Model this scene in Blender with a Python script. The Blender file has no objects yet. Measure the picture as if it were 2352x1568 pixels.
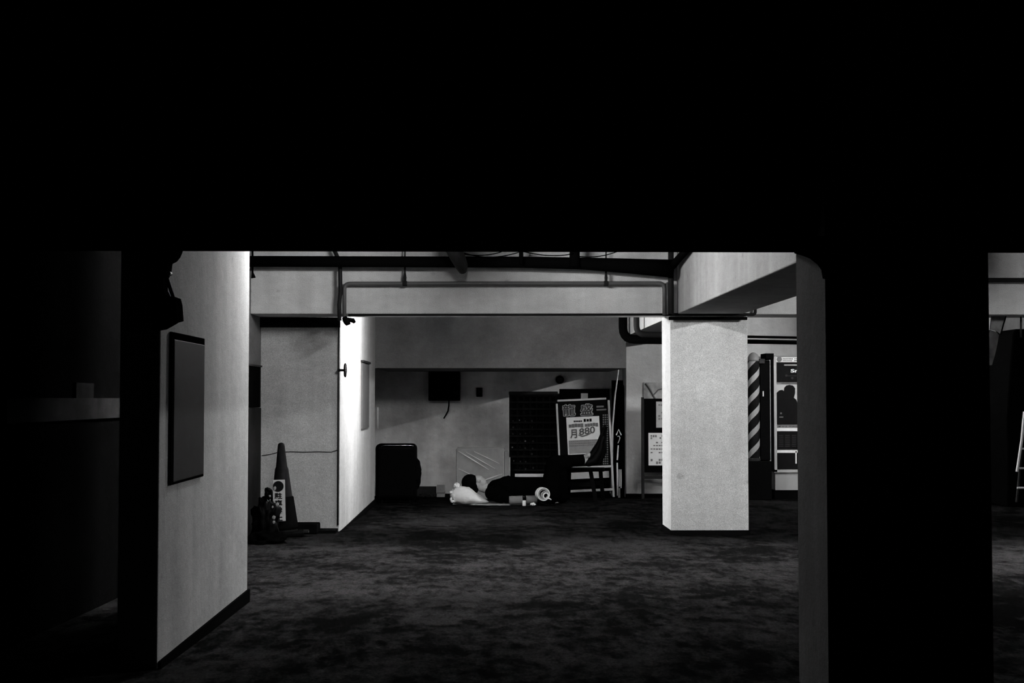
import bpy, bmesh, math, random
from mathutils import Vector, Matrix
random.seed(7)
C = bpy.context.scene
COL = C.collection
PI = math.pi

# ------------------------------------------------------------------ camera
CAMZ, SLOPE, FPX = 0.9, 0.02, 3267.0          # eye height, fall of the floor away from the camera, focal length in pixels
cd = bpy.data.cameras.new('camera'); cam = bpy.data.objects.new('camera', cd); COL.objects.link(cam)
cd.sensor_width = 36; cd.lens = 50; cd.clip_start = 0.05; cd.clip_end = 100
cam.location = (0, 0, CAMZ)
cam.rotation_euler = (PI/2 + math.atan(130/FPX), 0, -math.atan(66/FPX))
C.camera = cam
CR = cam.rotation_euler.to_matrix()

def P(px, py, Y):
    """point at world depth Y seen at photo pixel px,py"""
    d = CR @ Vector(((px-1176)/FPX, (784-py)/FPX, -1))
    return Vector((0, 0, CAMZ)) + d*(Y/d.y)
def X(px, Y): return P(px, 914, Y).x
def Z(py, Y): return P(1110, py, Y).z
def FZ(Y): return -SLOPE*Y

# ------------------------------------------------------------------ world, exposure
w = bpy.data.worlds.new('world'); C.world = w; w.use_nodes = True
w.node_tree.nodes['Background'].inputs[0].default_value = (1, 1, 1, 1)
w.node_tree.nodes['Background'].inputs[1].default_value = 0.0
C.view_settings.view_transform = 'Standard'; C.view_settings.look = 'None'
C.view_settings.exposure = 0.0; C.view_settings.gamma = 1; C.view_settings.use_curve_mapping = False
E_PIER, E_FRONT, E_REAR, E_RIGHT, E_RREAR = 430.0, 410.0, 720.0, 600.0, 420.0      # strength of the fluorescent tubes

# ------------------------------------------------------------------ materials
MATS = {}
def mat(name, col, rough=.8, var=0.0, scale=3.0, grain=0.0, gscale=260.0, metal=0.0, bump=0.0, emit=0.0, stretch=(1,1,1), alpha=None, spec=None):
    if spec is None: spec = 0 if col < .006 and rough > .6 else .04 if col < .06 and rough > .4 else .3
    if name in MATS: return MATS[name]
    m = bpy.data.materials.new(name); m.use_nodes = True; nt = m.node_tree; N = nt.nodes; L = nt.links
    b = N['Principled BSDF']; b.inputs['Roughness'].default_value = rough; b.inputs['Metallic'].default_value = metal
    b.inputs['Specular IOR Level'].default_value = spec
    b.inputs['Base Color'].default_value = (col, col, col, 1)
    if var or grain or bump:
        tc = N.new('ShaderNodeTexCoord'); mp = N.new('ShaderNodeMapping'); mp.inputs['Scale'].default_value = stretch
        L.new(tc.outputs['Object'], mp.inputs[0])
        n1 = N.new('ShaderNodeTexNoise'); n1.inputs['Scale'].default_value = scale; n1.inputs['Detail'].default_value = 6; n1.inputs['Roughness'].default_value = .62
        L.new(mp.outputs[0], n1.inputs['Vector'])
        n2 = N.new('ShaderNodeTexNoise'); n2.inputs['Scale'].default_value = gscale; n2.inputs['Detail'].default_value = 1
        L.new(tc.outputs['Object'], n2.inputs['Vector'])
        r1 = N.new('ShaderNodeMapRange'); r1.inputs[1].default_value = .3; r1.inputs[2].default_value = .7
        r1.inputs[3].default_value = 1-var; r1.inputs[4].default_value = 1+var; L.new(n1.outputs[0], r1.inputs[0])
        r2 = N.new('ShaderNodeMapRange'); r2.inputs[1].default_value = .3; r2.inputs[2].default_value = .7
        r2.inputs[3].default_value = 1-grain; r2.inputs[4].default_value = 1+grain; L.new(n2.outputs[0], r2.inputs[0])
        mu = N.new('ShaderNodeMath'); mu.operation = 'MULTIPLY'; L.new(r1.outputs[0], mu.inputs[0]); L.new(r2.outputs[0], mu.inputs[1])
        m2 = N.new('ShaderNodeMath'); m2.operation = 'MULTIPLY'; m2.inputs[1].default_value = col; L.new(mu.outputs[0], m2.inputs[0])
        L.new(m2.outputs[0], b.inputs['Base Color'])
        if bump:
            bp = N.new('ShaderNodeBump'); bp.inputs['Strength'].default_value = bump; bp.inputs['Distance'].default_value = .01
            L.new(n1.outputs[0], bp.inputs['Height']); L.new(bp.outputs[0], b.inputs['Normal'])
    if emit:
        b.inputs['Emission Color'].default_value = (1, 1, 1, 1); b.inputs['Emission Strength'].default_value = emit
    MATS[name] = m; return m

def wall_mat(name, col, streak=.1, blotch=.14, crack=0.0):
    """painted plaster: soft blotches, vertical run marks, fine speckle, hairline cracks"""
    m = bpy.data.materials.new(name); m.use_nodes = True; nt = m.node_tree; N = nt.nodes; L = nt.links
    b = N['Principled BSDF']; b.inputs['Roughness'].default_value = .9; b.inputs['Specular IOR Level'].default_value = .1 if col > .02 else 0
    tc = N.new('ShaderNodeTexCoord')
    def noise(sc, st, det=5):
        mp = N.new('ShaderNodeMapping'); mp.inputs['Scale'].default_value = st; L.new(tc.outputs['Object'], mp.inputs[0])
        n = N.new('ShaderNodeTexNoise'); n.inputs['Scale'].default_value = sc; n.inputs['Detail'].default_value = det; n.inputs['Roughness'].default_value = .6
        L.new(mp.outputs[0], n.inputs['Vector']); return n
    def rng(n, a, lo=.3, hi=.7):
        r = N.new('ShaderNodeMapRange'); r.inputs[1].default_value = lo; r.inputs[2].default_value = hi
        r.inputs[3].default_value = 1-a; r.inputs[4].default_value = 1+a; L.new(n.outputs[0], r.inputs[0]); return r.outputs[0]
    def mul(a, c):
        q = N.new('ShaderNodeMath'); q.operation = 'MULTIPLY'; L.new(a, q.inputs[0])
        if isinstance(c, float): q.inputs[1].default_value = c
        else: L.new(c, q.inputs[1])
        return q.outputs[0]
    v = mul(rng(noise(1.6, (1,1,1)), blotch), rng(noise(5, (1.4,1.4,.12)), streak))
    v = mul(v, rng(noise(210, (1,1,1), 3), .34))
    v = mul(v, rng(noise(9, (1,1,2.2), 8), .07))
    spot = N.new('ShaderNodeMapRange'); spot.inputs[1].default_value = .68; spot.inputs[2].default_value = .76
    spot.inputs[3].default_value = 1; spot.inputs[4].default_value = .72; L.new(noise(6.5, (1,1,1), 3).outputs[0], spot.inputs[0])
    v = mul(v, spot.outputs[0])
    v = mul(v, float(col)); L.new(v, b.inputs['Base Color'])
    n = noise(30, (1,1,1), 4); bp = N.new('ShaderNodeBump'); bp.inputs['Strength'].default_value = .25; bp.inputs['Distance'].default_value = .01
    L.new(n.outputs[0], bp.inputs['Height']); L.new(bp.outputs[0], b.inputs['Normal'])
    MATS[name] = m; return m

def floor_mat():
    m = bpy.data.materials.new('asphalt_floor'); m.use_nodes = True; nt = m.node_tree; N = nt.nodes; L = nt.links
    b = N['Principled BSDF']; tc = N.new('ShaderNodeTexCoord')
    def noise(sc, st, det=5, ro=.6):
        mp = N.new('ShaderNodeMapping'); mp.inputs['Scale'].default_value = st; L.new(tc.outputs['Object'], mp.inputs[0])
        n = N.new('ShaderNodeTexNoise'); n.inputs['Scale'].default_value = sc; n.inputs['Detail'].default_value = det; n.inputs['Roughness'].default_value = ro
        L.new(mp.outputs[0], n.inputs['Vector']); return n
    big = noise(.9, (1, .55, 1)); mid = noise(3.5, (1, .7, 1), 7, .7); fine = noise(75, (1, .6, 1), 3, .8)
    r = N.new('ShaderNodeValToRGB'); r.color_ramp.elements[0].position = .46; r.color_ramp.elements[0].color = (.005,)*3+(1,)
    r.color_ramp.elements[1].position = .56; r.color_ramp.elements[1].color = (.032,)*3+(1,)
    mx = N.new('ShaderNodeMix'); mx.data_type = 'FLOAT'; mx.inputs[0].default_value = .5
    L.new(big.outputs[0], mx.inputs[2]); L.new(mid.outputs[0], mx.inputs[3])
    sm = noise(11, (1.3, .55, 1), 9, .75); mx2 = N.new('ShaderNodeMix'); mx2.data_type = 'FLOAT'; mx2.inputs[0].default_value = .42
    L.new(mx.outputs[0], mx2.inputs[2]); L.new(sm.outputs[0], mx2.inputs[3]); L.new(mx2.outputs[0], r.inputs[0])
    rf = N.new('ShaderNodeMapRange'); rf.inputs[1].default_value = .3; rf.inputs[2].default_value = .7; rf.inputs[3].default_value = .35; rf.inputs[4].default_value = 1.65
    L.new(fine.outputs[0], rf.inputs[0])
    q = N.new('ShaderNodeMix'); q.data_type = 'RGBA'; q.blend_type = 'MULTIPLY'; q.inputs[0].default_value = 1
    L.new(r.outputs[0], q.inputs[6]); L.new(rf.outputs[0], q.inputs[7])
    # lit band across the bays, darker floor near and far, painted into the colour
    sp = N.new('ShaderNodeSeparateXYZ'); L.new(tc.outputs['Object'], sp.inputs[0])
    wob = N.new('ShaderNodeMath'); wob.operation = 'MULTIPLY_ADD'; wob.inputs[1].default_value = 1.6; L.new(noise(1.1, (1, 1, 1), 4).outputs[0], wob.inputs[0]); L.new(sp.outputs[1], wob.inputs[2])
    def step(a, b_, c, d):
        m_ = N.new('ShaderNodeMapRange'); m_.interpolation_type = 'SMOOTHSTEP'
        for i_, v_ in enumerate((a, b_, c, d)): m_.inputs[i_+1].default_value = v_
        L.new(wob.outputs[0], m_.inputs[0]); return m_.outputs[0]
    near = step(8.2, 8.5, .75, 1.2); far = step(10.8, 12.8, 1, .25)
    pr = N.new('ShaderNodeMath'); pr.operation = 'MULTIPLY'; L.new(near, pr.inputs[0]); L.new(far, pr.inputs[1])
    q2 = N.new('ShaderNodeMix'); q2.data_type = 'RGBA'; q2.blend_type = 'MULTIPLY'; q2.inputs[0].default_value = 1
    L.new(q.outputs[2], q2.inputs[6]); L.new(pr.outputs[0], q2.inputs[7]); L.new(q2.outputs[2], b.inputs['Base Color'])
    b.inputs['Roughness'].default_value = 1; b.inputs['Specular IOR Level'].default_value = .0
    bp = N.new('ShaderNodeBump'); bp.inputs['Strength'].default_value = .35; bp.inputs['Distance'].default_value = .008
    L.new(mid.outputs[0], bp.inputs['Height']); L.new(bp.outputs[0], b.inputs['Normal'])
    MATS['asphalt_floor'] = m; return m

M_WALL = wall_mat('painted_concrete', .42)
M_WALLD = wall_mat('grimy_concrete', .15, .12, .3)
M_BACK = wall_mat('back_wall_plaster', .80, .1, .34)
M_COLM = wall_mat('column_plaster', .70, .08, .1)
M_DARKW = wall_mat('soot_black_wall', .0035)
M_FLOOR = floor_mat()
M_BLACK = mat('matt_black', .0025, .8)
M_SKIRT = mat('black_skirting_paint', .004, .9)
M_GLOSSB = mat('glossy_black', .001, .5, spec=.02)
M_DGREY = mat('dark_grey_paint', .022, .6, var=.2, grain=.1)
M_STEEL = mat('grey_painted_steel', .024, .6, var=.15, scale=6, grain=.15)
M_PIPE = mat('dark_pipe_paint', .016, .5, var=.2)
M_PIPEL = mat('grey_pipe_paint', .09, .45, var=.2)
M_ALU = mat('brushed_aluminium', .62, .5, var=.1)
M_WHITE = mat('white_paper', .9, .8, var=.05, scale=12)
M_PAPER = mat('greyish_paper', .5, .8, var=.08, scale=12)
M_INK = mat('black_ink', .006, .8)
M_INKG = mat('grey_ink', .16, .8)
M_CARD = mat('pale_cardboard', .36, .85, var=.2, scale=7, grain=.1)
M_FILM = mat('plastic_film', .9, .3, var=.12, scale=8)
M_BAG = mat('white_plastic_bag', .85, .5, var=.08, scale=11, bump=1.0)
M_SKIN = mat('skin', .42, .6, var=.08, scale=14)
M_HAIR = mat('black_hair', .002, .9, bump=.5, scale=50)
M_CLOTH = mat('black_cloth', .0012, 1, spec=.0, bump=.5, scale=16)
M_SHOE = mat('black_shoe_leather', .0015, .6, spec=.06)
M_WOODD = mat('dark_wood', .004, .8, var=.3, scale=8, stretch=(1,1,8))
M_RUB = mat('dark_rubber', .003, .8)
M_CONE = mat('cone_plastic', .009, .6, var=.3, scale=7)
M_MAPM = mat('map_print', .4, .8, var=.45, scale=9)

# ------------------------------------------------------------------ helpers
def tag(o, label=None, cat=None, group=None, kind=None):
    if label: o['label'] = label
    if cat: o['category'] = cat
    if group: o['group'] = group
    if kind: o['kind'] = kind
    return o
def thing(name, label, cat, loc=(0,0,0), rot=(0,0,0), group=None):
    o = bpy.data.objects.new(name, None); COL.objects.link(o); o.empty_display_size = .1
    o.location = loc; o.rotation_euler = rot
    return tag(o, label, cat, group)
def obj(name, bm, m, parent=None, smooth=False, bevel=0, seg=2):
    me = bpy.data.meshes.new(name)
    bmesh.ops.recalc_face_normals(bm, faces=bm.faces)
    bm.to_mesh(me); bm.free()
    for mm in (m if isinstance(m, (list, tuple)) else [m]): me.materials.append(mm)
    o = bpy.data.objects.new(name, me); COL.objects.link(o)
    if smooth:
        for p in me.polygons: p.use_smooth = True
    if bevel:
        b = o.modifiers.new('bevel', 'BEVEL'); b.width = bevel; b.segments = seg; b.limit_method = 'ANGLE'
    if parent: o.parent = parent
    return o
def struct(name, bm, m, label=None, parent=None, bevel=0):
    o = obj(name, bm, m, parent, bevel=bevel)
    if not parent: o['kind'] = 'structure'
    if label: o['label'] = label
    return o
def box(bm, x0, x1, y0, y1, z0, z1, M=None):
    vs = [bm.verts.new((x, y, z)) for x in (x0, x1) for y in (y0, y1) for z in (z0, z1)]
    if M: 
        for v in vs: v.co = M @ v.co
    for f in ((0,1,3,2),(4,6,7,5),(0,4,5,1),(2,3,7,6),(0,2,6,4),(1,5,7,3)): bm.faces.new([vs[i] for i in f])
    return vs
def B(x0, x1, y0, y1, z0, z1):
    bm = bmesh.new(); box(bm, x0, x1, y0, y1, z0, z1); return bm
def SB(x0, x1, y0, y1, z1, dz=0.0):
    """box standing on the sloping floor"""
    bm = bmesh.new(); vs = box(bm, x0, x1, y0, y1, 0, z1)
    for v in vs:
        if v.co.z == 0: v.co.z = FZ(v.co.y) - .002 + dz
    return bm
def prism(pts, y0, y1, bm=None):
    """polygon of (x,z) extruded along y"""
    bm = bm or bmesh.new()
    a = [bm.verts.new((x, y0, z)) for x, z in pts]; b = [bm.verts.new((x, y1, z)) for x, z in pts]
    bm.faces.new(a); bm.faces.new(b[::-1]); n = len(pts)
    for i in range(n): bm.faces.new((a[i], b[i], b[(i+1) % n], a[(i+1) % n]))
    return bm
def tube(pts, r, bm=None, n=10, close=True):
    bm = bm or bmesh.new(); pts = [Vector(p) for p in pts]; rs = r if isinstance(r, (list, tuple)) else [r]*len(pts)
    rings = []; up = None
    for i, p in enumerate(pts):
        t = (pts[min(i+1, len(pts)-1)] - pts[max(i-1, 0)]).normalized()
        if up is None: up = Vector((0, 0, 1)) if abs(t.z) < .9 else Vector((0, 1, 0))
        s = t.cross(up).normalized(); up = s.cross(t).normalized()
        k = 1
        if 0 < i < len(pts)-1:
            a = (pts[i]-pts[i-1]).normalized(); b = (pts[i+1]-pts[i]).normalized(); k = 1/max(.5, math.cos(a.angle(b)/2))
        rings.append([bm.verts.new(p + (s*math.cos(q)*1 + up*math.sin(q))*rs[i]*(k if k < 1.2 else 1)) for q in [2*PI*j/n for j in range(n)]])
    for a, b in zip(rings, rings[1:]):
        for j in range(n): bm.faces.new((a[j], a[(j+1) % n], b[(j+1) % n], b[j]))
    if close: bm.faces.new(rings[0][::-1]); bm.faces.new(rings[-1])
    return bm
def elbow(a, b, c, rad, n=5):
    a, b, c = Vector(a), Vector(b), Vector(c)
    p0 = b + (a-b).normalized()*rad; p1 = b + (c-b).normalized()*rad
    return [tuple((1-t)**2*p0 + 2*t*(1-t)*b + t*t*p1) for t in [i/n for i in range(n+1)]]
def disc(c, r, axis='Y', th=.01, n=20, bm=None):
    c = Vector(c); d = {'X': Vector((1,0,0)), 'Y': Vector((0,1,0)), 'Z': Vector((0,0,1))}[axis]
    return tube([c-d*th/2, c+d*th/2], r, bm, n)
def lathe(prof, n=24, bm=None, c=(0,0,0)):
    bm = bm or bmesh.new(); c = Vector(c)
    rings = [[bm.verts.new(c + Vector((r*math.cos(2*PI*j/n), r*math.sin(2*PI*j/n), z))) for j in range(n)] for r, z in prof]
    for a, b in zip(rings, rings[1:]):
        for j in range(n): bm.faces.new((a[j], a[(j+1) % n], b[(j+1) % n], b[j]))
    bm.faces.new(rings[0][::-1]); bm.faces.new(rings[-1]); return bm
def real(o):
    """apply an object's modifiers"""
    dg = bpy.context.evaluated_depsgraph_get(); dg.update()
    me = bpy.data.meshes.new_from_object(o.evaluated_get(dg)); mats = list(o.data.materials)
    o.modifiers.clear(); o.data = me
    if not me.materials:
        for m in mats: me.materials.append(m)
    return o
def flesh(name, caps, m, parent=None, voxel=.012, smooth=6, ell=()):
    """one continuous surface grown round tapered capsules (p0,r0,p1,r1) and ellipsoids (centre, radii, rotation)"""
    bm = bmesh.new()
    def sph(c, r, R=None, seg=14):
        M = Matrix.Translation(Vector(c)) @ (R.to_4x4() if R else Matrix()) @ Matrix.Diagonal((*(r if isinstance(r, (tuple, list)) else (r,)*3), 1))
        bmesh.ops.create_uvsphere(bm, u_segments=seg, v_segments=seg-4, radius=1, matrix=M)
    for p0, r0, p1, r1 in caps:
        sph(p0, r0); sph(p1, r1); tube([p0, p1], [r0*.99, r1*.99], bm, 14)
    for e in ell: sph(e[0], e[1], e[2] if len(e) > 2 else None, 20)
    o = obj(name, bm, m, None)
    r = o.modifiers.new('r', 'REMESH'); r.mode = 'VOXEL'; r.voxel_size = voxel; r.use_smooth_shade = True
    s = o.modifiers.new('s', 'SMOOTH'); s.factor = .5; s.iterations = smooth
    real(o)
    for p in o.data.polygons: p.use_smooth = True
    if parent: o.parent = parent
    return o
def text(name, body, x0, x1, z0, z1, y, m, parent, depth=.002, bold=0.0, spread=0.0):
    """lettering fitted in the rectangle, standing in the XZ plane and facing -Y"""
    cu = bpy.data.curves.new(name, 'FONT'); cu.body = body; cu.size = 1; cu.extrude = .001; cu.offset = bold; cu.resolution_u = 3
    t = bpy.data.objects.new(name, cu); COL.objects.link(t)
    dg = bpy.context.evaluated_depsgraph_get(); dg.update()
    me = bpy.data.meshes.new_from_object(t.evaluated_get(dg)); bpy.data.objects.remove(t)
    if len(me.vertices) == 0: return None
    xs = [v.co.x for v in me.vertices]; ys = [v.co.y for v in me.vertices]
    sx = (x1-x0)/(max(xs)-min(xs)); sz = (z1-z0)/(max(ys)-min(ys)); mx, my = min(xs), min(ys)
    for v in me.vertices:
        c = v.co.copy(); v.co = (x0+(c.x-mx)*sx, y + (depth if c.z < 0 else 0) - depth/2, z0+(c.y-my)*sz)
    if spread:
        bm = bmesh.new()
        for k in range(10):
            n0 = len(bm.verts); bm.from_mesh(me); bm.verts.ensure_lookup_table()
            for v in bm.verts[n0:]: v.co.x += spread*math.cos(k*PI/5); v.co.z += spread*math.sin(k*PI/5); v.co.y += .00005*k
        bm.to_mesh(me); bm.free()
    me.materials.clear(); me.materials.append(m)
    o = bpy.data.objects.new(name, me); COL.objects.link(o); o.parent = parent
    return o

# ================================================================== THE SETTING
HC = 2.5                                        # ceiling height
XR, XL = 6.6, -1.93
YB = 18.6                                       # back wall
# floor
bm = bmesh.new()
nx, ny = 30, 60
g = [[bm.verts.new((-3 + i*10.4/nx, -1.5 + j*21.5/ny, FZ(-1.5 + j*21.5/ny) + .003*math.sin(i*1.3+j*.8))) for j in range(ny+1)] for i in range(nx+1)]
for i in range(nx):
    for j in range(ny): bm.faces.new((g[i][j], g[i+1][j], g[i+1][j+1], g[i][j+1]))
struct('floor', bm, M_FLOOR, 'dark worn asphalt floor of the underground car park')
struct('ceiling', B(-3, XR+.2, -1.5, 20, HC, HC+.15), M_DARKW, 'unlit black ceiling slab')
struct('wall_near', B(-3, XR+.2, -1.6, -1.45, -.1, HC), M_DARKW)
struct('wall_right', B(XR, XR+.2, -1.5, 20, -.5, HC), M_WALLD)
struct('wall_back', B(-3, XR, YB, YB+.2, -.6, HC), M_BACK, 'stained plaster back wall behind the sleeping person')
YR = 18.1
struct('wall_back_right', B(X(1438, YR), XR, YR, YB, -.6, HC), wall_mat('return_wall_plaster', .62, .08, .18), 'paler right part of the back wall, standing forward of the rest', bevel=.006)
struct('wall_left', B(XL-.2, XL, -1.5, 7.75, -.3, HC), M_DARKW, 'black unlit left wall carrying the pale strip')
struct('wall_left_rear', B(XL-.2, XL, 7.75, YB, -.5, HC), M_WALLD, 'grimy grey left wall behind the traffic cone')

# front fin wall on the left (lit side faces the bay)
fin = struct('wall_pier', B(-1.36, -1.21, 5.35, 7.37, -.3, HC), M_WALL, 'lit side of the left wall pier, with the steel panel', bevel=.006)
# pillar behind it
YP0, YP1, XP = 12.35, 16.33, -1.24
struct('pillar', B(XL, XP, YP0, YP1, -.5, HC), wall_mat('pillar_plaster', .50), 'wide left pillar behind the traffic cone', bevel=.008)
struct('beam_shade_strip', B(XL, XP, YP0-.035, YP0, Z(752, YP0), 1.597), M_BLACK, 'black strip for the beam shadow at the head of the left pillar')  # added strip, darkens the pillar head like the cross beam's shadow
struct('trim_4', SB(XL, XP-.01, 12.12, YP0-.015, FZ(YP0)+.028), M_SKIRT, 'low black kerb on the floor before the left pillar')
struct('baseboard_pillar', SB(XL+.02, XP+.012, YP0-.014, YP1, FZ(YP1)+.075), M_SKIRT, 'black band at the foot of the left pillar')
struct('baseboard_pier', SB(-1.3, -1.198, 5.36, 7.382, -.08), M_SKIRT, 'black band at the foot of the lit pier')

# rows of beams
BZ = 1.597
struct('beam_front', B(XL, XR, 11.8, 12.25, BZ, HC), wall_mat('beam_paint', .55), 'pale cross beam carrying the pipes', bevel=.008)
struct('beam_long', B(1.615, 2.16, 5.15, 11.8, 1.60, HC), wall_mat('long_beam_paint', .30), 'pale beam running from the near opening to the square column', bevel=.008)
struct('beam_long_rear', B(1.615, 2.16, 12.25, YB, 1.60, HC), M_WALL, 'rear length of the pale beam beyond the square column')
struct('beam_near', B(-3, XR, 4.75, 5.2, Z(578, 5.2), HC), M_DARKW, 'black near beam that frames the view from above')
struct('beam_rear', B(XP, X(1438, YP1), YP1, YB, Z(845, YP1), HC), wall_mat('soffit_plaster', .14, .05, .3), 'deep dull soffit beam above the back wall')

# square column in the middle
CX0, CX1, CY0, CY1 = X(1540, 11.86), X(1718, 11.86), 11.86, 12.42
struct('column_middle', B(CX0, CX1, CY0, CY1, -.5, 1.61), M_COLM, 'pale square concrete column in the middle of the car park', bevel=.006)
struct('baseboard_column', SB(CX0-.008, CX1+.008, CY0-.008, CY1+.008, FZ(CY1)+.05), M_SKIRT, 'black band at the foot of the square column')
# near column on the right
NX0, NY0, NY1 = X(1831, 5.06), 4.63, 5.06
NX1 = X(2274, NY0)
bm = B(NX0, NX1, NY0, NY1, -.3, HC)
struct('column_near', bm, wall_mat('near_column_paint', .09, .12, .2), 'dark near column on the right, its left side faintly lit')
# rounded haunch between the near beam and the near column
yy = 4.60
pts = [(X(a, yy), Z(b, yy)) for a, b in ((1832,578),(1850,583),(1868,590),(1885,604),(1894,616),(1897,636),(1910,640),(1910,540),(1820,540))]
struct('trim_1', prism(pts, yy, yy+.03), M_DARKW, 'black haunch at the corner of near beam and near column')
pts = [(X(a, yy), Z(b, yy)) for a, b in ((340,560),(412,560),(408,588),(398,600),(388,605),(386,622),(382,634),(378,642),(378,668),(383,679),(366,684),(340,684))]
struct('trim_2', prism([(X(a, 5.3), Z(b, 5.3)) for a, b in ((340,560),(413,560),(411,578),(406,590),(398,600),(388,605),(386,622),(382,634),(377,642),(378,668),(384,680),(366,688),(340,690))], 5.25, 5.34), M_DARKW, 'black ragged bracket at the top corner of the lit pier')
struct('baseboard_back_right', SB(X(1438, YR)-.01, XR, YR-.012, YR, FZ(YR)+.05), M_SKIRT, 'black band at the foot of the paler back wall')
struct('baseboard_back', SB(XP, X(1438, YR), YB-.03, YB, FZ(YB)+.03), M_SKIRT, 'black band at the foot of the back wall')
struct('baseboard_rear_block', SB(X(958, YB), X(1003, YB), YB-.08, YB-.031, Z(1116, YB)), M_DGREY, 'low dark kerb at the foot of the back wall')

# shallow cracks and joint lines on the pillar: thin recessed-looking ridges of filler
cr = thing('wall_crack', 'thin wandering crack across the front of the left pillar', 'crack')
pts = [P(a, b, YP0-.004) for a, b in ((602,1046),(622,1043),(640,1038),(668,1037),(700,1038),(730,1037),(760,1038),(776,1033))]
obj('crack_line', tube(pts, .0032, n=5), M_DGREY, cr)

# ================================================================== LAMPS (above the frame, hidden by the beams)
def lamp(x, y0, y1, z, strength, label, along='Y', r=.016):
    t = thing('fluorescent_lamp', label, 'lamp')
    cx, cy = x, (y0+y1)/2
    if along == 'Y':
        obj('housing', B(x-.07, x+.07, y0-.03, y1+.03, z+.03, z+.09), M_WHITE, t, bevel=.006)
        tb = tube([(x, y0, z), (x, y1, z)], r)
        for yy_ in (y0-.015, y1+.015): obj('end_cap', B(x-.025, x+.025, yy_-.012, yy_+.012, z-.03, z+.03), M_WHITE, t)
        rods = [(x, y0+.15), (x, y1-.15)]
    else:
        obj('housing', B(y0-.03, y1+.03, x-.07, x+.07, z+.03, z+.09), M_WHITE, t, bevel=.006)
        tb = tube([(y0, x, z), (y1, x, z)], r)
        for yy_ in (y0-.015, y1+.015): obj('end_cap', B(yy_-.012, yy_+.012, x-.025, x+.025, z-.03, z+.03), M_WHITE, t)
        rods = [(y0+.15, x), (y1-.15, x)]
    for a, b in rods: obj('rod', tube([(a, b, z+.09), (a, b, HC)], .006, n=6), M_PIPE, t)
    me = mat('lit_tube_%g' % strength, .8, emit=strength); obj('glass_tube', tb, me, t, smooth=True)
    return t
lamp(-.1, 9.3, 10.4, 2.10, E_FRONT, 'lit fluorescent tube lamp hanging in the middle bay')
lamp(-.66, 7.45, 8.1, 1.99, E_PIER, 'lit fluorescent tube lamp hanging close to the lit pier')
lamp(-.45, 12.9, 13.9, 1.78, E_REAR, 'lit fluorescent tube lamp beside the left pillar, behind the cross beam')
lamp(4.2, 9.0, 10.2, 2.06, E_RIGHT, 'lit fluorescent tube lamp hanging in the right bay')
lamp(4.2, 15.6, 16.8, 1.90, E_RREAR, 'lit fluorescent tube lamp of the right bay, behind the cross beam')

# ================================================================== PIPES AND CABLES ON THE CROSS BEAM
YF = 11.72
def pipe_thing(name, label, pts, r, m, cat='pipe', n=12):
    o = obj(name, tube(pts, r, n=n), m, smooth=True); return tag(o, label, cat)
yk = 11.60
big = [P(560,600,yk), P(900,601,yk), P(1200,602,yk), P(1340,605,yk), P(1450,611,yk), P(1546,617,yk)]
o = obj('drain_pipe', tube(big, [.045,.045,.046,.05,.062,.075], n=14), M_BLACK, smooth=True)  # right end thickened and lowered for the pipe's widening shadow
tag(o, 'fat black pipe running level along the top of the cross beam', 'pipe')
t = thing('water_pipe', 'slim grey pipe running level across the cross beam and down at both ends', 'pipe')
r = .0165
a, b, c, d = P(791,738,YF), P(791,651,YF), P(1526,650,YF), P(1526,722,YF)
pts = [a] + elbow(a, b, c, .05) + elbow(b, c, d, .05) + [d]
obj('pipe_run', tube(pts, r, n=12), M_PIPEL, t, smooth=True)
for px in (930, 1392):
    p = P(px, 655, YF); q = P(px, 560, YF)
    h = obj('hanger', tube([P(px, 650, YF-.002), P(px, 637, YF), P(px, 626, YF), q], [.011, .014, .008, .0045], n=8), M_PIPE, t)
    obj('clamp', tube([P(px-5, 651, YF), P(px+5, 651, YF)], .022, n=12), M_PIPE, h)
pipe_thing('conduit_pipe', 'dark upright pipe down the cross beam above the left pillar corner',
    [P(768,575,YF), P(776,592,YF), P(781,606,YF), P(782,670,YF), P(779,700,YF), P(780,736,YF)], .017, M_PIPE)
pipe_thing('conduit_pipe', 'dark upright pipe at the joint of cross beam and long beam',
    [P(1541,575,YF-.03), P(1541,650,YF-.03), P(1541,720,YF-.03)], .024, M_PIPE)
pipe_thing('conduit_pipe', 'thin upright pipe between the grey pipe end and the dark upright pipe',
    [P(1533,648,YF), P(1533,722,YF)], .009, M_PIPEL)
# pipes on the column front, just under the beam
Yc = 11.80
a, b, c = P(1522,722,Yc-.03), P(1735,722,Yc-.03), P(1735,708,Yc-.03)
pipe_thing('conduit_pipe', 'level dark pipe under the cross beam, turned up at its right end',
    [a] + elbow(a, b, c, .025) + [c], .0125, M_PIPE)
pipe_thing('conduit_pipe', 'lower level dark pipe across the head of the square column',
    [P(1536,731,Yc), P(1716,731,Yc)], .0135, M_BLACK)
pipe_thing('conduit_pipe', 'thin dark conduit along the bottom edge of the cross beam',
    [P(800,723,11.77), P(1524,722,11.77)], .010, M_PIPE)
pipe_thing('conduit_pipe', 'level grey pipe on the cross beam seen in the right opening',
    [P(2140,643,YF), P(2420,643,YF)], .019, M_PIPE)
t = thing('old_lamp_bracket', 'dark clamp hanging at the bottom of the grey pipe by the left pillar', 'bracket')
obj('bracket_body', tube([P(790,728,YF), P(797,738,YF), P(800,746,YF)], [.02,.032,.02], n=10), M_BLACK, t, smooth=True)
obj('bracket_arm', tube([P(797,732,YF), P(811,736,YF), P(815,741,YF)], [.014,.02,.012], n=10), M_BLACK, t, smooth=True)
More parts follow.
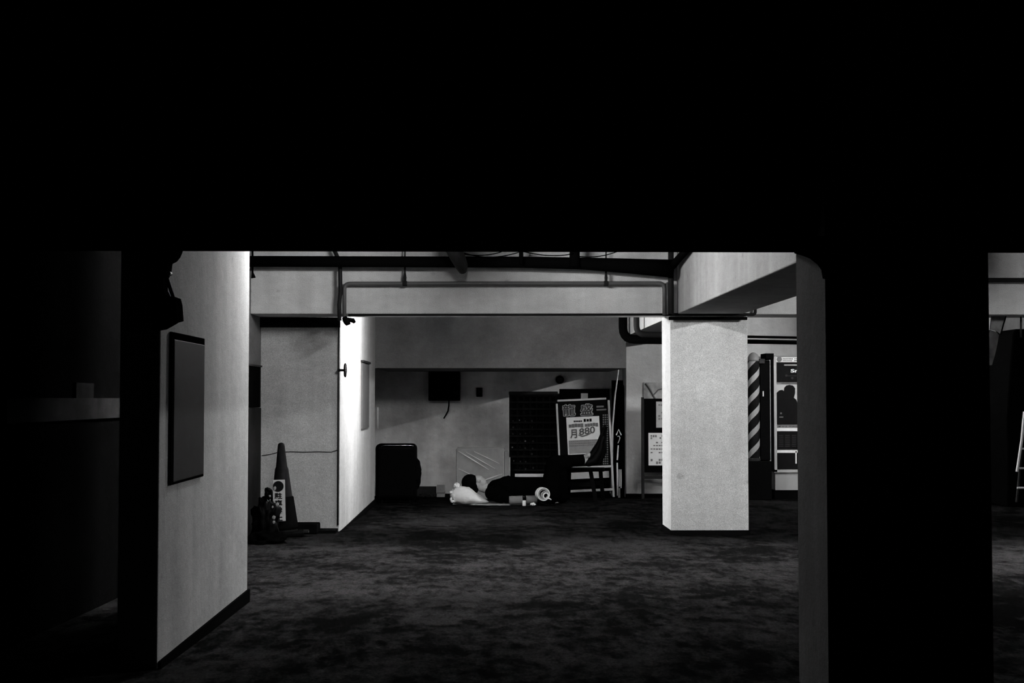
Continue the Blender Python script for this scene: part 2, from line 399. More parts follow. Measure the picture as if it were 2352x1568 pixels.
# fittings crossing the fat pipe
pipe_thing('pipe_stub', 'thick dark stub pipe slanting down across the fat black pipe',
    [Vector((X(1030,11.1), 11.1, HC)), P(1042,572,11.2), P(1052,592,11.3), P(1061,612,11.4), P(1063,622,11.44)], [.062,.062,.06,.05,.034], M_DGREY)
pipe_thing('pipe_hanger', 'short black strap hanger of the fat pipe, left of the round clamp', [P(1197,565,11.5), P(1197,606,11.5)], .018, M_BLACK, 'hanger')
pipe_thing('pipe_hanger', 'wide black clamp round the fat pipe near its right end', [P(1320,565,11.55), P(1320,612,11.55)], .042, M_BLACK, 'hanger')
def sag(a, b, c, Y, n=14):
    a, b, c = P(*a, Y), P(*b, Y), P(*c, Y)
    return [tuple((1-t)**2*a + 2*t*(1-t)*b + t*t*c) for t in [i/n for i in range(n+1)]]
for k, (aa, bb, cc, lab) in enumerate((
    ((1056,577),(1120,603),(1195,578), 'sagging black cable left of the strap hanger, deeper of two'),
    ((1058,582),(1110,592),(1152,578), 'sagging black cable left of the strap hanger, shallower of two'),
    ((1200,577),(1270,594),(1316,582), 'sagging black cable between the two hangers of the fat pipe'),
    ((1325,588),(1380,596),(1430,572), 'sagging black cable right of the wide clamp'))):
    tag(obj('cable', tube(sag(aa, bb, cc, 11.5), .0045, n=6), M_BLACK, smooth=True), lab, 'cable')
pipe_thing('cable_end', 'short black cable hanging beside the lit pier under the black pipe', [P(580,575,YF), P(580,626,YF), P(582,638,YF)], [.008,.009,.02], M_BLACK, 'cable')
# curved pipe shadow caster: pipe bending from the cross beam along the long beam
pipe_thing('drain_pipe', 'dark pipe curving away along the side of the long beam',
    [P(1546,610,11.58), (1.56, 11.4, Z(600,11.5)), (1.575, 10.9, 2.05), (1.575, 10.0, 2.12), (1.575, 8.2, 2.16)], .03, M_BLACK)

# ================================================================== LEFT PIER FITTINGS
t = thing('steel_panel', 'flush dark grey steel panel on the lit pier', 'panel')
xf = -1.21
obj('panel_frame', B(xf, xf+.012, 5.50, 6.14, .565, 1.156), M_BLACK, t, bevel=.003)
obj('panel_door', B(xf+.004, xf+.014, 5.535, 6.125, .575, 1.128), M_STEEL, t, bevel=.003)
0 and obj('handle', B(xf+.020, xf+.030, 5.57, 5.60, .84, .90), M_DGREY, t, bevel=.003)
t = thing('wall_box', 'black box on the near top edge of the lit pier', 'box')
pts = [(X(a, 5.27), Z(b, 5.27)) for a, b in ((355,682),(404,684),(408,700),(411,736),(400,739),(388,746),(372,755),(355,758))]
obj('box_body', prism(pts, 5.22, 5.34), M_BLACK, t)
obj('cable', tube([P(380,628,5.25), P(385,645,5.24), P(390,660,5.24), P(396,678,5.24), P(401,692,5.24)], .0065, n=8), M_BLACK, t, smooth=True)
obj('bolt', disc(P(389,628,5.28), .008, 'Y', .03), M_ALU, t)
t = thing('wall_strip', 'faint pale board strip on the black left wall', 'board')
obj('strip_board', B(XL, XL+.02, 5.75, 8.9, Z(958, 7.6), Z(914, 7.6)), mat('dusty_board', .022, .9, var=.5, scale=7, grain=.2), t)
obj('stain_patch', B(XL, XL+.012, 6.75, 7.05, Z(914,7), Z(880,7)), mat('dusty_patch', .008, .9, var=.8, scale=9), t)

# ================================================================== LEFT PILLAR FITTINGS
t = thing('valve_wheel', 'small dark valve wheel at the corner of the left pillar', 'valve')
c = P(793, 850, YP0-.06)
bm = bmesh.new(); n = 24; R = .052
for j in range(n):
    a0, a1 = 2*PI*j/n, 2*PI*(j+1)/n
    tube([c+Vector((0, R*math.cos(a0)*.9, R*math.sin(a0))), c+Vector((0, R*math.cos(a1)*.9, R*math.sin(a1)))], .010, bm, 6)
for a0 in (0, PI/3, 2*PI/3): tube([c-Vector((0, R*math.cos(a0), R*math.sin(a0))), c+Vector((0, R*math.cos(a0), R*math.sin(a0)))], .006, bm, 6)
wheel = obj('wheel', bm, M_PIPE, t, smooth=True); wheel.rotation_euler = (0,0,0)
obj('stem', tube([P(776,850,YP0-.06), c], .010, n=8), M_PIPE, t, smooth=True)
obj('flange', tube([P(779,850,YP0-.06), P(779,850,YP0+.01)], .014, n=8), M_PIPE, t)
pipe_thing('conduit_pipe', 'thin dark conduit down the front edge of the left pillar', [(XP-.012, YP0-.01, Z(745,YP0)), (XP-.012, YP0-.01, Z(1205,YP0))], .007, M_PIPE)
t = thing('meter_panel', 'slim grey flush panel on the bright side of the left pillar', 'panel')
obj('panel_door', B(XP, XP+.015, 14.45, 15.32, .585, 1.265), mat('panel_grey', .12, .7, var=.1, grain=.2), t, bevel=.003)
obj('panel_hood', B(XP, XP+.03, 14.43, 15.34, 1.265, 1.285), M_DGREY, t)
pipe_thing('wall_rod', 'thin pale rod standing at the rear corner of the left pillar', [(XP+.03, YP1+.03, Z(985,YP1)), (XP+.03, YP1+.03, Z(935,YP1))], .008, M_PAPER, 'rod')
# dark boards on the grimy left wall
t = thing('wall_notice_board', 'dark notice board on the grimy left wall', 'board')
obj('board', B(XL, XL+.02, 11.3, 12.25, Z(935,12), Z(842,12)), M_BLACK, t)
obj('board_frame', B(XL, XL+.03, 11.28, 12.27, Z(842,12), Z(838,12)), M_DGREY, t)
o = struct('door_1', B(XL, XL+.018, 8.2, 12.3, FZ(12)-.02, Z(937, 12)), mat('sooty_shutter', .012, .8, var=.5, scale=2.5, grain=.2), 'sooty dark shutter low on the grimy left wall')

# ================================================================== TRAFFIC CONE AND RUBBISH
YC = 11.85
sc = YC/FPX
base = P(650, 979+.9*FPX/YC, YC); base.z = FZ(YC)
t = thing('traffic_cone', 'dark traffic cone with a white no parking sign, in front of the left pillar', 'cone', base, (0, math.radians(-1.5), math.radians(8)))
H = (1227-1015)*sc
obj('base_plate', B(-.17, .17, -.17, .17, 0, .035), M_RUB, t, bevel=.012)
prof = [(.125,.035),(.118,.06),(.112,.09),(.055,H-.22),(.054,H-.215),(.047,H-.2),(.029,H-.03),(.026,H-.014),(.018,H-.004),(.006,H)]
obj('cone_body', lathe(prof, 28), M_CONE, t, smooth=True)
t2 = obj('sleeve', lathe([(.128,.06),(.126,.08),(.093,.32),(.086,.325),(.08,.31)], 28), M_RUB, t, smooth=True)
# the board: slightly oblique, stands in front of the cone
s0, s1 = -.075, .024
z0, z1 = (1227-1190)*sc, (1227-1097)*sc
brd = obj('sign_board', B(s0, s1, -.165, -.155, z0, z1), M_PAPER, t, bevel=.003)
cx = (s0+s1)/2-.004
obj('no_parking_mark', disc((cx, -.168, z1-.052), .043, 'Y', .006, 28), M_INK, t)
ch = ['\u99d0', '\u8eca', '\u7981', '\u6b62']
hh = (z1-.10-z0)/4
for k, s in enumerate(ch):
    text('lettering', s, cx-.030, cx+.030, z1-.10-(k+1)*hh+.006, z1-.10-k*hh-.004, -.168, M_INK, brd, bold=.02)

def crumple(name, c, r, m, parent=None, seed=1, amp=.25, seg=16, base=None, smooth=False):
    rnd = random.Random(seed); bm = bmesh.new()
    bmesh.ops.create_icosphere(bm, subdivisions=4 if smooth else 3, radius=1)
    from mathutils import noise
    for v in bm.verts:
        d = v.co.normalized(); k = 1 + amp*(noise.noise(d*2.3+Vector((seed*7, 0, 0)))*1.2 + .5*noise.noise(d*6+Vector((0, seed*3, 0))))
        v.co = Vector((d.x*r[0]*k, d.y*r[1]*k, d.z*r[2]*k)) + Vector(c)
        if base is not None and v.co.z < base: v.co.z = base
    return obj(name, bm, m, parent, smooth=smooth)
def at_floor(px, Y): return Vector((X(px, Y), Y, FZ(Y)))
f = at_floor(612, 11.5)
t = thing('rubbish_bag', 'black rubbish bag slumped against the traffic cone', 'bag', f)
crumple('bag_body', (0, 0, .13), (.105, .12, .19), M_GLOSSB, t, 3, .35, base=0, smooth=True)
crumple('bag_knot', (.02, 0, .36), (.03, .03, .05), M_GLOSSB, t, 5, .4)
for k, (px, py, Y, rr, lab) in enumerate(((631,1121,11.38,.011,'highest'),(620,1139,11.36,.007,'second'),(637,1158,11.36,.012,'third'),(626,1164,11.35,.007,'fourth'),(629,1188,11.35,.012,'fifth'),(629,1199,11.35,.009,'lowest'))):
    o = crumple('litter_and_glint', P(px, py, Y), (rr, .004, rr*1.2), mat('glint_fleck', .3, .5), None, 20+k, .5)  # pale flecks modelled for the glints on the dark bag
    tag(o, '%s glint fleck on the front of the black rubbish bag' % lab, 'litter', 'glint flecks on the rubbish bag')
f = at_floor(702, 12.15)
t = thing('rubber_block', 'low dark rubber block at the foot of the left pillar, right of the cone', 'block', f)
obj('block_body', B(-.14, .12, -.1, .1, 0, .085), M_RUB, t, bevel=.012)
obj('block_lug', B(-.05, .05, -.125, -.1, .01, .04), M_DGREY, t, bevel=.008)
f = at_floor(612, 11.1)
t = thing('flat_rag', 'heap of black cloth on the floor before the rubbish bag', 'rag', f)
crumple('rag_body', (0, 0, .02), (.16, .17, .07), M_CLOTH, t, 9, .3, base=0, smooth=True)

# ================================================================== BACK WALL FITTINGS
t = thing('wall_speaker', 'square black box high on the back wall with a dangling cable', 'box')
yb = YB
obj('box_body', B(X(984, yb-.2), X(1057, yb-.2), yb-.2, yb, Z(920, yb-.2), Z(853, yb-.2)), M_BLACK, t, bevel=.01)
obj('mount', B(X(990, yb-.2), X(1052, yb-.2), yb-.16, yb, Z(853, yb-.2), Z(846, yb-.2)), M_BLACK, t)
obj('cable', tube([P(1031,918,yb-.1), P(1031,930,yb-.1), P(1029,943,yb-.1), P(1024,953,yb-.1), P(1019,961,yb-.1)], .009, n=8), M_BLACK, t, smooth=True)
t = thing('switch_box', 'small dark switch box on the back wall', 'box')
obj('box_body', B(X(1094,yb), X(1108,yb), yb-.06, yb, Z(911,yb), Z(890,yb)), M_BLACK, t, bevel=.006)
obj('toggle', B(X(1099,yb), X(1103,yb), yb-.075, yb-.06, Z(903,yb), Z(897,yb)), M_DGREY, t)
t = thing('round_fitting', 'round black wall fitting above the lattice panel', 'fitting')
obj('disc', disc(P(1286, 872, yb-.04), .053, 'Y', .08, 24), M_BLACK, t)
obj('rim', disc(P(1286, 872, yb-.085), .03, 'Y', .02, 20), M_DGREY, t)
# service pipes behind column
yp = 16.15
def bend(points, rad):
    out = [points[0]]
    for i in range(1, len(points)-1): out += elbow(points[i-1], points[i], points[i+1], rad)
    return out + [points[-1]]
y1_, y2_ = 15.6, 14.2
pp = bend([P(1431,690,y1_), P(1431,780,y1_), P(1700,784,y1_), P(1712,785,y1_), P(1880,787,y1_)], .12) if 0 else [P(1431,690,y1_)] + elbow(P(1431,690,y1_), P(1431,779,y1_), P(1700,783,y1_), .13) + [P(1700,783,y1_), P(1712,784,y1_), P(1880,787,y1_)]
pipe_thing('drain_pipe', 'thick black pipe dropping by the soffit and turning right behind the column',
    pp, [.048]*(len(pp)-2) + [.024, .024], M_BLACK, n=16)
pp = [P(1462,690,y2_)] + elbow(P(1462,690,y2_), P(1462,768,y2_), P(1700,772,y2_), .09) + [P(1700,772,y2_), P(1712,773,y2_), P(1880,776,y2_)]
pipe_thing('drain_pipe', 'second thick pipe dropping beside the first, nearer the column',
    pp, [.030]*(len(pp)-2) + [.013, .013], M_PIPE, n=16)

# ================================================================== BLACK CASE BY THE PILLAR
YK = 17.0
f = at_floor(911, YK); s = YK/FPX
t = thing('suitcase', 'glossy black upright case standing beside the left pillar', 'suitcase', f)
zt = Z(1018, YK)-f.z; hw = 47*s
bm = B(-hw, hw, -.13, .13, .03, zt); obj('shell', bm, M_GLOSSB, t, bevel=.06, seg=5)
obj('top_highlight', tube([(-hw+.05,-.132,zt-.055),(-hw+.085,-.137,zt-.024),(-hw+.12,-.138,zt-.018),(hw-.06,-.138,zt-.018),(hw-.035,-.136,zt-.026)], .0048, n=8), mat('highlight_metal', .7, .2, metal=1), t, smooth=True)  # bright line modelled for the highlight along the top edge
crumple('side_bulge', (hw-.03, 0, .34), (.085, .11, .20), M_BLACK, t, 4, .15)
for a in (-1, 1):
    for b in (-1, 1): obj('foot', disc((a*(hw-.08), b*.08, .017), .02, 'Z', .034, 12), M_RUB, t)
# bits at the foot of the wall
t = thing('pale_block', 'small pale block at the foot of the back wall, left of the pillow', 'block', at_floor(1013, 18.35))
obj('block_body', B(-.052, .052, -.05, .05, 0, Z(1114,18.3)-FZ(18.35)), M_CARD, t, bevel=.005)
obj('block_seam', B(-.053, .053, -.053, -.05, .05, .056), M_DGREY, t)
for k, (px, q) in enumerate(((970,.03),(984,.025),(995,.03))):
    o = crumple('litter_and_glint', (X(px,18.3), 18.3, FZ(18.3)+.02), (.035,.03,q), M_STEEL, None, 40+k, .5, base=FZ(18.3))
    tag(o, ('left','middle','right')[k]+' crumpled scrap of the three at the foot of the back wall by the case', 'litter', 'scraps along the kerb')

# wrapped carton
YW = 17.75; f = at_floor(1103, YW); s = YW/FPX
t = thing('wrapped_carton', 'pale carton wrapped in clear film behind the pillow', 'carton', f, (math.radians(-3), 0, 0))
zt = Z(1030, YW)-f.z; hw = 55*s
obj('carton_body', B(-hw, hw, -.07, .09, 0, zt), M_CARD, t, bevel=.01)
obj('top_flap', B(-hw+.02, hw+.01, -.060, .06, zt-.004, zt+.02), mat('shaded_flap', .3, .8, var=.2), t, bevel=.004)
obj('film_edge', B(hw, hw+.06, -.05, .08, .02, zt-.03), mat('film_side', .28, .35, var=.3), t, bevel=.01)
for (x0, z0, x1, z1, w_) in ((-.92,.95,.36,.58,.010),(-.6,.93,.62,.60,.006),(-.25,.94,.8,.70,.005),(.93,.50,-.2,.31,.010),(.93,.28,-.1,.24,.007),(-.9,.60,-.1,.42,.005)):
    obj('film_crease', tube([(x0*hw, -.074, z0*zt), ((x0+x1)/2*hw, -.079, (z0+z1)/2*zt), (x1*hw, -.074, z1*zt)], [.002, w_, .002], n=6), M_FILM, t)
t = thing('white_board', 'narrow white board standing right of the wrapped carton', 'board', at_floor(1168, 18.0))
obj('board_body', B(-.026, .022, -.01, .01, 0, Z(1050,18)-FZ(18)), M_WHITE, t)
obj('board_foot', B(-.05, .05, -.03, .03, 0, .012), M_DGREY, t)

# ================================================================== LATTICE PANEL
YL = 18.1; s = YL/FPX
t = thing('lattice_panel', 'black lattice panel leaning on the back wall beside the signboard', 'panel', at_floor(1226, YL), (math.radians(-4), 0, 0))
W = 56*s; zt = Z(902, YL)-FZ(YL); zb = .23
M_LAT = mat('sooty_lattice', .004, .7, var=.4, scale=20)
obj('backing', B(-W, W, .031, .045, zb, zt-.01), M_BLACK, t)
nxs, nzs = 8, 13; M_GSPOT = mat('glint_spot_paint', .12, .7)
M_GLINT = mat('glint_lattice', .0035, .6, var=.95, scale=16)
first = None
for i in range(nxs):
    x = -W+.02 + i*(2*W-.04)/(nxs-1); o = obj('upright_slat', B(x-.014, x+.014, .008, .030, zb, zt), M_LAT, t, bevel=.003)
for j in range(nzs):
    z = zb+.03 + j*(zt-zb-.06)/(nzs-1); o = obj('cross_slat', B(-W, W, -.010, .008, z-.014, z+.014), M_GLINT, t, bevel=.003)
rl = random.Random(3)
for j in range(nzs-4):
    for i in range(5):
        if rl.random() < (.85 if i < 4 else .3):
            x = -W+.045 + i*(2*W-.04)/(nxs-1) + rl.uniform(-.012, .012); z = zb+.055 + j*(zt-zb-.06)/(nzs-1) + rl.uniform(-.01, .01)
            obj('glint_spot', disc((x, -.002, z), rl.uniform(.006, .014), 'Y', .02, 9), (M_GSPOT if rl.random() < .3 else M_STEEL), t)  # small pale discs stand in for glints between the slats
obj('top_rail', B(-W-.005, W, -.02, .04, zt-.02, zt+.02), M_DGREY, t, bevel=.006)
for a in (-1, 1): obj('leg', B(a*(W-.03)-.02, a*(W-.03)+.02, 0, .03, 0, zb+.02), M_BLACK, t)
zz = Z(1091.5, YL)-FZ(YL)
obj('kick_board', B(-W+.07, W-.18, -.03, -.012, zz-.02, zz+.02), M_WHITE, t)

# ================================================================== DARK BOARD, SIGNBOARD
YD = 18.45
t = thing('dark_board', 'tall black board leaning behind the signboard', 'board', at_floor(1345, YD))
obj('board_body', B(-.34, .31, -.02, .02, 0, Z(893,YD)-FZ(YD)), M_BLACK, t)
obj('paper_tag', B(X(1334,YD)-X(1345,YD), X(1350,YD)-X(1345,YD), -.026, -.02, Z(915,YD)-FZ(YD), Z(903,YD)-FZ(YD)), M_PAPER, t)
YS = 17.95; s = YS/FPX; gy = 979+.9*FPX/YS
def sx(px, py): return (px-(1339+10*(py-917)/220))*s
def sz(py): return (gy-py)*s
t = thing('signboard', 'standing shop signboard with pale frame, outlined letters and a paper price poster', 'sign', at_floor(1349, YS), (math.radians(-3), math.radians(-2.6), 0))
hw = 60*s
ztop = sz(917)
obj('panel', B(-hw+.01, hw-.01, .0, .02, sz(1072), ztop), mat('sign_face', .005, .8), t)
obj('frame_post', B(-hw-.012, -hw+.012, -.012, .028, sz(1085), ztop-.035), M_ALU, t, bevel=.003)
obj('frame_post', B(hw-.013, hw+.013, -.012, .028, 0, ztop-.02), M_ALU, t, bevel=.003)
obj('top_rail', B(-hw+.01, hw-.03, -.012, .028, ztop-.01, ztop+.014), M_ALU, t, bevel=.003)
obj('middle_rail', B(-hw, hw, -.012, .028, sz(1075), sz(1070)), M_ALU, t, bevel=.003)
obj('bottom_rail', B(-hw+.1, hw-.01, -.012, .028, sz(1128), sz(1122.5)), M_ALU, t, bevel=.003)
obj('lower_panel', B(-hw+.12, hw-.04, .03, .04, sz(1098), sz(1083)), M_PAPER, t)
obj('rear_leg', B(-hw+.06, -hw+.09, .05, .08, 0, sz(1080)), M_BLACK, t)
# title: outlined characters (grey outline behind, dark body in front)
for chs, px0, px1 in (('\u9f8d', 1292, 1323), ('\u76db', 1333, 1363)):
    x0, x1 = sx(px0, 940), sx(px1, 940)
    for dx, dz in ((-.009,0),(.009,0),(0,.009),(0,-.009),(.006,.006),(-.006,.006),(.006,-.006),(-.006,-.006)):
        pass
    text('title_outline', chs, x0+.009, x1-.009, sz(952), sz(927.5), -.004, M_PAPER, t, bold=.02, spread=.010)
    text('title_letter', chs, x0+.009, x1-.009, sz(952), sz(927.5), -.008, mat('title_ink', .05), t, bold=.0, spread=.0025)
obj('caption_line', B(sx(1371,933), sx(1388,933), -.004, 0, sz(936.5), sz(932.5)), M_INKG, t)
obj('caption_line', B(sx(1371,941), sx(1394,941), -.004, 0, sz(943.5), sz(940)), M_INKG, t)
# column of small writing at the right
for k in range(22):
    zc = 953 + k*5.3
    bm = bmesh.new()
    for q in (1387, 1391.5, 1396):
        box(bm, sx(q, zc)-.009, sx(q, zc)+.007, -.003, 0, sz(zc+3.2), sz(zc))
    if len(bm.verts): obj('menu_line', bm, M_INKG, t)
    else: bm.free()
px0, px1 = sx(1303,1000), sx(1379,1000)
po = obj('poster', B(px0, px1, -.006, -.001, sz(1042), sz(956)), M_WHITE, t)
def row(name, xa, xb, ya, yb_, m, n, gap=.25, jit=.3):
    bm = bmesh.new(); w_ = (xb-xa)/n
    for i in range(n):
        a = sx(xa+i*w_, 1000); b = sx(xa+(i+1-gap)*w_, 1000); j0 = random.random()*jit; j1 = random.random()*jit
        h = sz(ya)-sz(yb_)
        box(bm, a, b, -.0085, -.006, sz(yb_)+h*j0*.5, sz(ya)-h*j1*.5)
    return obj(name, bm, m, po)
row('print_line', 1320, 1340, 964, 968, M_INK, 5)
row('print_line', 1343, 1363, 961, 968, M_INK, 3)
row('print_line', 1308, 1342, 971, 981, M_INKG, 5, .08, .35)
row('print_line', 1345, 1376, 971, 980, M_INKG, 5, .08, .5)
text('price_lettering', '\u6708', sx(1310,1000), sx(1326,1000), sz(1005), sz(984), -.0075, mat('grey_ink_dark', .1), po, bold=.03)
o = text('price_lettering', '880', sx(1331,1000), sx(1368,1000), sz(999), sz(983), -.0075, mat('grey_ink_dark', .1), po, bold=.02)
if o: # written on a rising line
    for v in o.data.vertices: v.co.z += (v.co.x-sx(1331,1000))*.12
obj('brush_stroke', tube([(sx(1329,1000),-.0075,sz(997)), (sx(1338,1000),-.0075,sz(1001)), (sx(1350,1000),-.0075,sz(998)), (sx(1366,1000),-.0075,sz(991))], [.004,.009,.009,.004], n=6), M_INKG, po)
obj('picture_block', B(sx(1306,1000), sx(1378,1000), -.0075, -.006, sz(1040), sz(1009)), mat('poster_print', .34, .8, var=.12, scale=30), po)
for k in range(3): row('print_line', 1307, 1376, 1010+k*5, 1013+k*5, mat('poster_ink', .22), 16, .3, .8).location.y = -.002

# stool under the legs
YT = 17.2; s = YT/FPX
t = thing('stool', 'low dark wooden stool carrying the raised legs', 'stool', at_floor(1340, YT), (0, 0, math.radians(-6)))
def tx(px): return (px-1340)*s
zs = (Z(1072, YT)-FZ(YT))
obj('seat', B(tx(1293), tx(1388), -.15, .2, zs-.05, zs-.015), M_WOODD, t, bevel=.008)
for (xa, xb, y) in ((1300,1297,-.13),(1357,1369,-.12),(1306,1303,.17),(1378,1384,.17)):
    a = Vector((tx(xa), y, zs-.05)); b = Vector((tx(xb), y*1.1, 0)); bm = bmesh.new(); vs = box(bm, -.024, .024, -.018, .018, 0, 1)
    for v in vs: k = v.co.z; v.co = Vector((v.co.x, v.co.y, 0)) + b.lerp(a, k)
    obj('leg', bm, M_WOODD, t)
for y in (-.13, .17): obj('stretcher', B(tx(1300), tx(1380) if y > 0 else tx(1364), y-.012, y+.012, zs*.45, zs*.45+.05), M_WOODD, t)

# poles and rods beside the sign
pipe_thing('bamboo_pole', 'tall thin pale pole leaning in the corner right of the signboard', [P(1405,1138,18.06), P(1407,980,17.99), P(1413,905,17.93), P(1422,838,17.88)], [.011,.011,.010,.008], mat('pale_cane', .6, .6, var=.2), 'pole')
t = thing('umbrella', 'slim white-tipped folded umbrella standing right of the signboard', 'umbrella', at_floor(1418, 18.05))
def ux(px, py, Y=18.0): return P(px, py, Y) - t.location
obj('shaft', tube([ux(1418,1138), ux(1418,1090), ux(1417.5,1060), ux(1420,1022)], [.007,.010,.010,.008], n=8), M_WHITE, t, smooth=True)
obj('strap', tube([ux(1417.5,1062), ux(1417.5,1056)], .014, n=8), M_BLACK, t)
obj('hook', tube([ux(1419,1018), ux(1422,1012), ux(1424,1005), ux(1422,1001), ux(1418,1002)], .006, n=8), M_ALU, t, smooth=True)
obj('tip', tube([ux(1415.5,999), ux(1421,986), ux(1427,999)], .0085, n=8), M_WHITE, t)
t = thing('white_stake', 'short white stake with a stepped foot beside the added parasol shape', 'stake', at_floor(1424, 18.1))
obj('stake_body', B(-.02, .018, -.01, .01, .12, Z(1078,18.1)-FZ(18.1)), M_WHITE, t)
obj('stake_foot', B(-.028, .0, -.01, .01, 0, .14), M_PAPER, t)
# added black parasol and board, dark shapes for the shaded recess beside the sign
t = thing('recess_shade_parasol', 'tall black parasol shape added for the shaded recess right of the signboard', 'parasol', at_floor(1430, 18.38))
hz = Z(884,18.4)-FZ(18.4)
prof = [(.02,0),(.045,.08),(.105,.16),(.12,.5),(.1,hz*.7),(.07,hz-.25),(.04,hz-.03),(.012,hz)]
bm = lathe(prof, 20)
for v in bm.verts:
    a = math.atan2(v.co.y, v.co.x); v.co.x *= 1+.12*math.cos(5*a); v.co.y *= 1+.12*math.cos(5*a)
obj('shade_canopy', bm, M_CLOTH, t, smooth=True)
obj('ferrule', tube([(0,0,hz),(0,0,hz+.06)], .008, n=8), M_BLACK, t)
t = thing('recess_shade_board', 'narrow black board added for the shaded recess behind the parasol shape', 'board', at_floor(1421, 18.57))
obj('board_body', B(-.09, .085, -.01, .02, 0, Z(873,18.54)-FZ(18.54)), M_BLACK, t)
obj('edge_strip', B(.085, .095, -.015, .02, 0, Z(873,18.54)-FZ(18.54)), M_DGREY, t)

# ================================================================== NOTICE STAND BEHIND THE COLUMN
YN = 17.85; s = YN/FPX
t = thing('notice_stand', 'black notice stand with white papers, half hidden by the square column', 'stand', at_floor(1476, YN))
def nx_(px): return (px-1476)*s
def nz(py): return Z(py, YN)-FZ(YN)
obj('board', B(nx_(1478), nx_(1590), -.0, .03, nz(1085), nz(915)), M_BLACK, t)
obj('post', B(nx_(1473), nx_(1479), -.02, .03, 0, nz(912)), M_DGREY, t)
obj('post', B(nx_(1588), nx_(1594), -.02, .03, 0, nz(912)), M_DGREY, t)
obj('low_rail', B(nx_(1479), nx_(1590), -.01, .02, nz(1100), nz(1094)), M_DGREY, t)
p1 = obj('paper', B(nx_(1507), nx_(1548), -.004, 0, nz(982), nz(922)), M_PAPER, t)
p2 = obj('paper', B(nx_(1489), nx_(1560), -.004, 0, nz(1069), nz(994)), M_WHITE, t)
def lines(par, xa, xb, ys, h, m, n):
    for y in ys:
        bm = bmesh.new()
        for i in range(n):
            if random.random() < .75:
                a = xa+(xb-xa)*i/n; b = a+(xb-xa)/n*.7; box(bm, nx_(a), nx_(b), -.006, -.004, nz(y+h*random.uniform(.7,1)), nz(y))
        if len(bm.verts): obj('print_line', bm, m, par)
        else: bm.free()
lines(p1, 1512, 1544, (928,938,946,953,960,970), 4, mat('poster_ink', .22), 5)
lines(p2, 1494, 1556, (999,1004), 5, mat('poster_ink', .22), 12)
lines(p2, 1494, 1556, (1015,1022,1030,1038), 3, M_INKG, 10)
lines(p2, 1494, 1556, (1054,1060), 6, mat('poster_ink', .22), 10)
t = thing('map_poster', 'faded map poster on the back wall above the notice stand', 'poster')
obj('sheet', B(X(1478,YR), X(1560,YR), YR-.012, YR, Z(918,YR), Z(878,YR)), M_MAPM, t)
bm = bmesh.new(); yq = YR-.014
tube([P(1483,880,yq), P(1492,892,yq), P(1500,908,yq), P(1506,917,yq)], .012, bm, 5)
tube([P(1500,908,yq), P(1512,895,yq), P(1530,890,yq)], .008, bm, 5)
obj('map_line', bm, mat('map_dark', .15), t)

# ================================================================== BARBER POLE, SIGN CABINET
YQ = 17.55; s = YQ/FPX
f = at_floor(1731, YQ)
t = thing('barber_pole', 'striped barber pole with a domed top beside the square column', 'barber pole', f)
def qz(py): return Z(py, YQ)-f.z
R = 13.5*s
# tube with helical stripes as bands of faces
bm = bmesh.new(); n = 36; nz_ = 90; z0, z1 = qz(1052), qz(829)
pitch = 41*s
def tw(j, k): return 2*PI*(j/n + (z1-z0)*k/nz_/(2*pitch))
ring = [[bm.verts.new((R*math.cos(tw(j, k)), R*math.sin(tw(j, k)), z0+(z1-z0)*k/nz_)) for j in range(n)] for k in range(nz_+1)]
for k in range(nz_):
    for j in range(n):
        fc = bm.faces.new((ring[k][j], ring[k][(j+1) % n], ring[k+1][(j+1) % n], ring[k+1][j])); fc.smooth = True
        a = (j+.5)/n; z = (k+.5)/nz_*(z1-z0)
        ph = (.15 - a*2) % 1
        fc.material_index = 1 if ph < .38 else 0
obj('striped_tube', bm, [M_INK, mat('faded_stripe', .3, .6)], t)
obj('dome', lathe([(R*1.04, z1), (R*1.04, z1+.02), (R*.95, z1+.05), (R*.7, z1+.085), (R*.35, z1+.105), (.004, z1+.11)], 24), mat('dull_dome', .15, .5), t, smooth=True)
obj('collar', lathe([(R*1.08, z0-.035), (R*1.1, z0-.03), (R*1.1, z0-.004), (R*1.02, z0)], 24), M_STEEL, t)
obj('base_box', B(-.1, .2, -.1, .25, 0, z0-.035), M_BLACK, t, bevel=.01)
obj('back_case', B(R+.005, R+.13, -.02, .16, z0-.03, z1+.01), M_BLACK, t, bevel=.01)
obj('bracket', B(R-.01, R+.06, -.05, -.02, z1-.03, z1+.03), M_DGREY, t, bevel=.005)
obj('tag_plate', B(R+.035, R+.05, -.026, -.02, qz(910), qz(898)), M_PAPER, t)
# sign cabinet
YV = 17.7; s = YV/FPX; f = at_floor(1820, YV)
t = thing('poster_cabinet', 'tall pale-framed poster cabinet standing right of the barber pole', 'cabinet', f)
def vx(px): return (px-1820)*s
def vz(py): return Z(py, YV)-f.z
obj('cabinet_body', B(vx(1776), vx(1892), 0, .35, vz(1082), vz(816)), mat('cabinet_grey', .2, .6), t, bevel=.004)
obj('side_post', B(vx(1768), vx(1776), -.04, .3, vz(1082), vz(812)), M_BLACK, t)
obj('side_post_edge', B(vx(1765.5), vx(1768), -.045, .3, vz(1075), vz(826)), M_PAPER, t)
obj('corner_cap', B(vx(1758), vx(1776), -.05, .3, vz(823), vz(811)), M_BLACK, t)
obj('frame_rail', B(vx(1776), vx(1783), -.02, 0, vz(1084), vz(818)), M_PAPER, t)
obj('frame_rail', B(vx(1885), vx(1892), -.02, 0, vz(1084), vz(818)), M_PAPER, t)
obj('bottom_rail', B(vx(1776), vx(1892), -.02, 0, vz(1085), vz(1079)), M_PAPER, t)
obj('plinth', B(vx(1779), vx(1890), 0, .33, vz(1126), vz(1085)), mat('plinth_paint', .42, .7, var=.1), t)
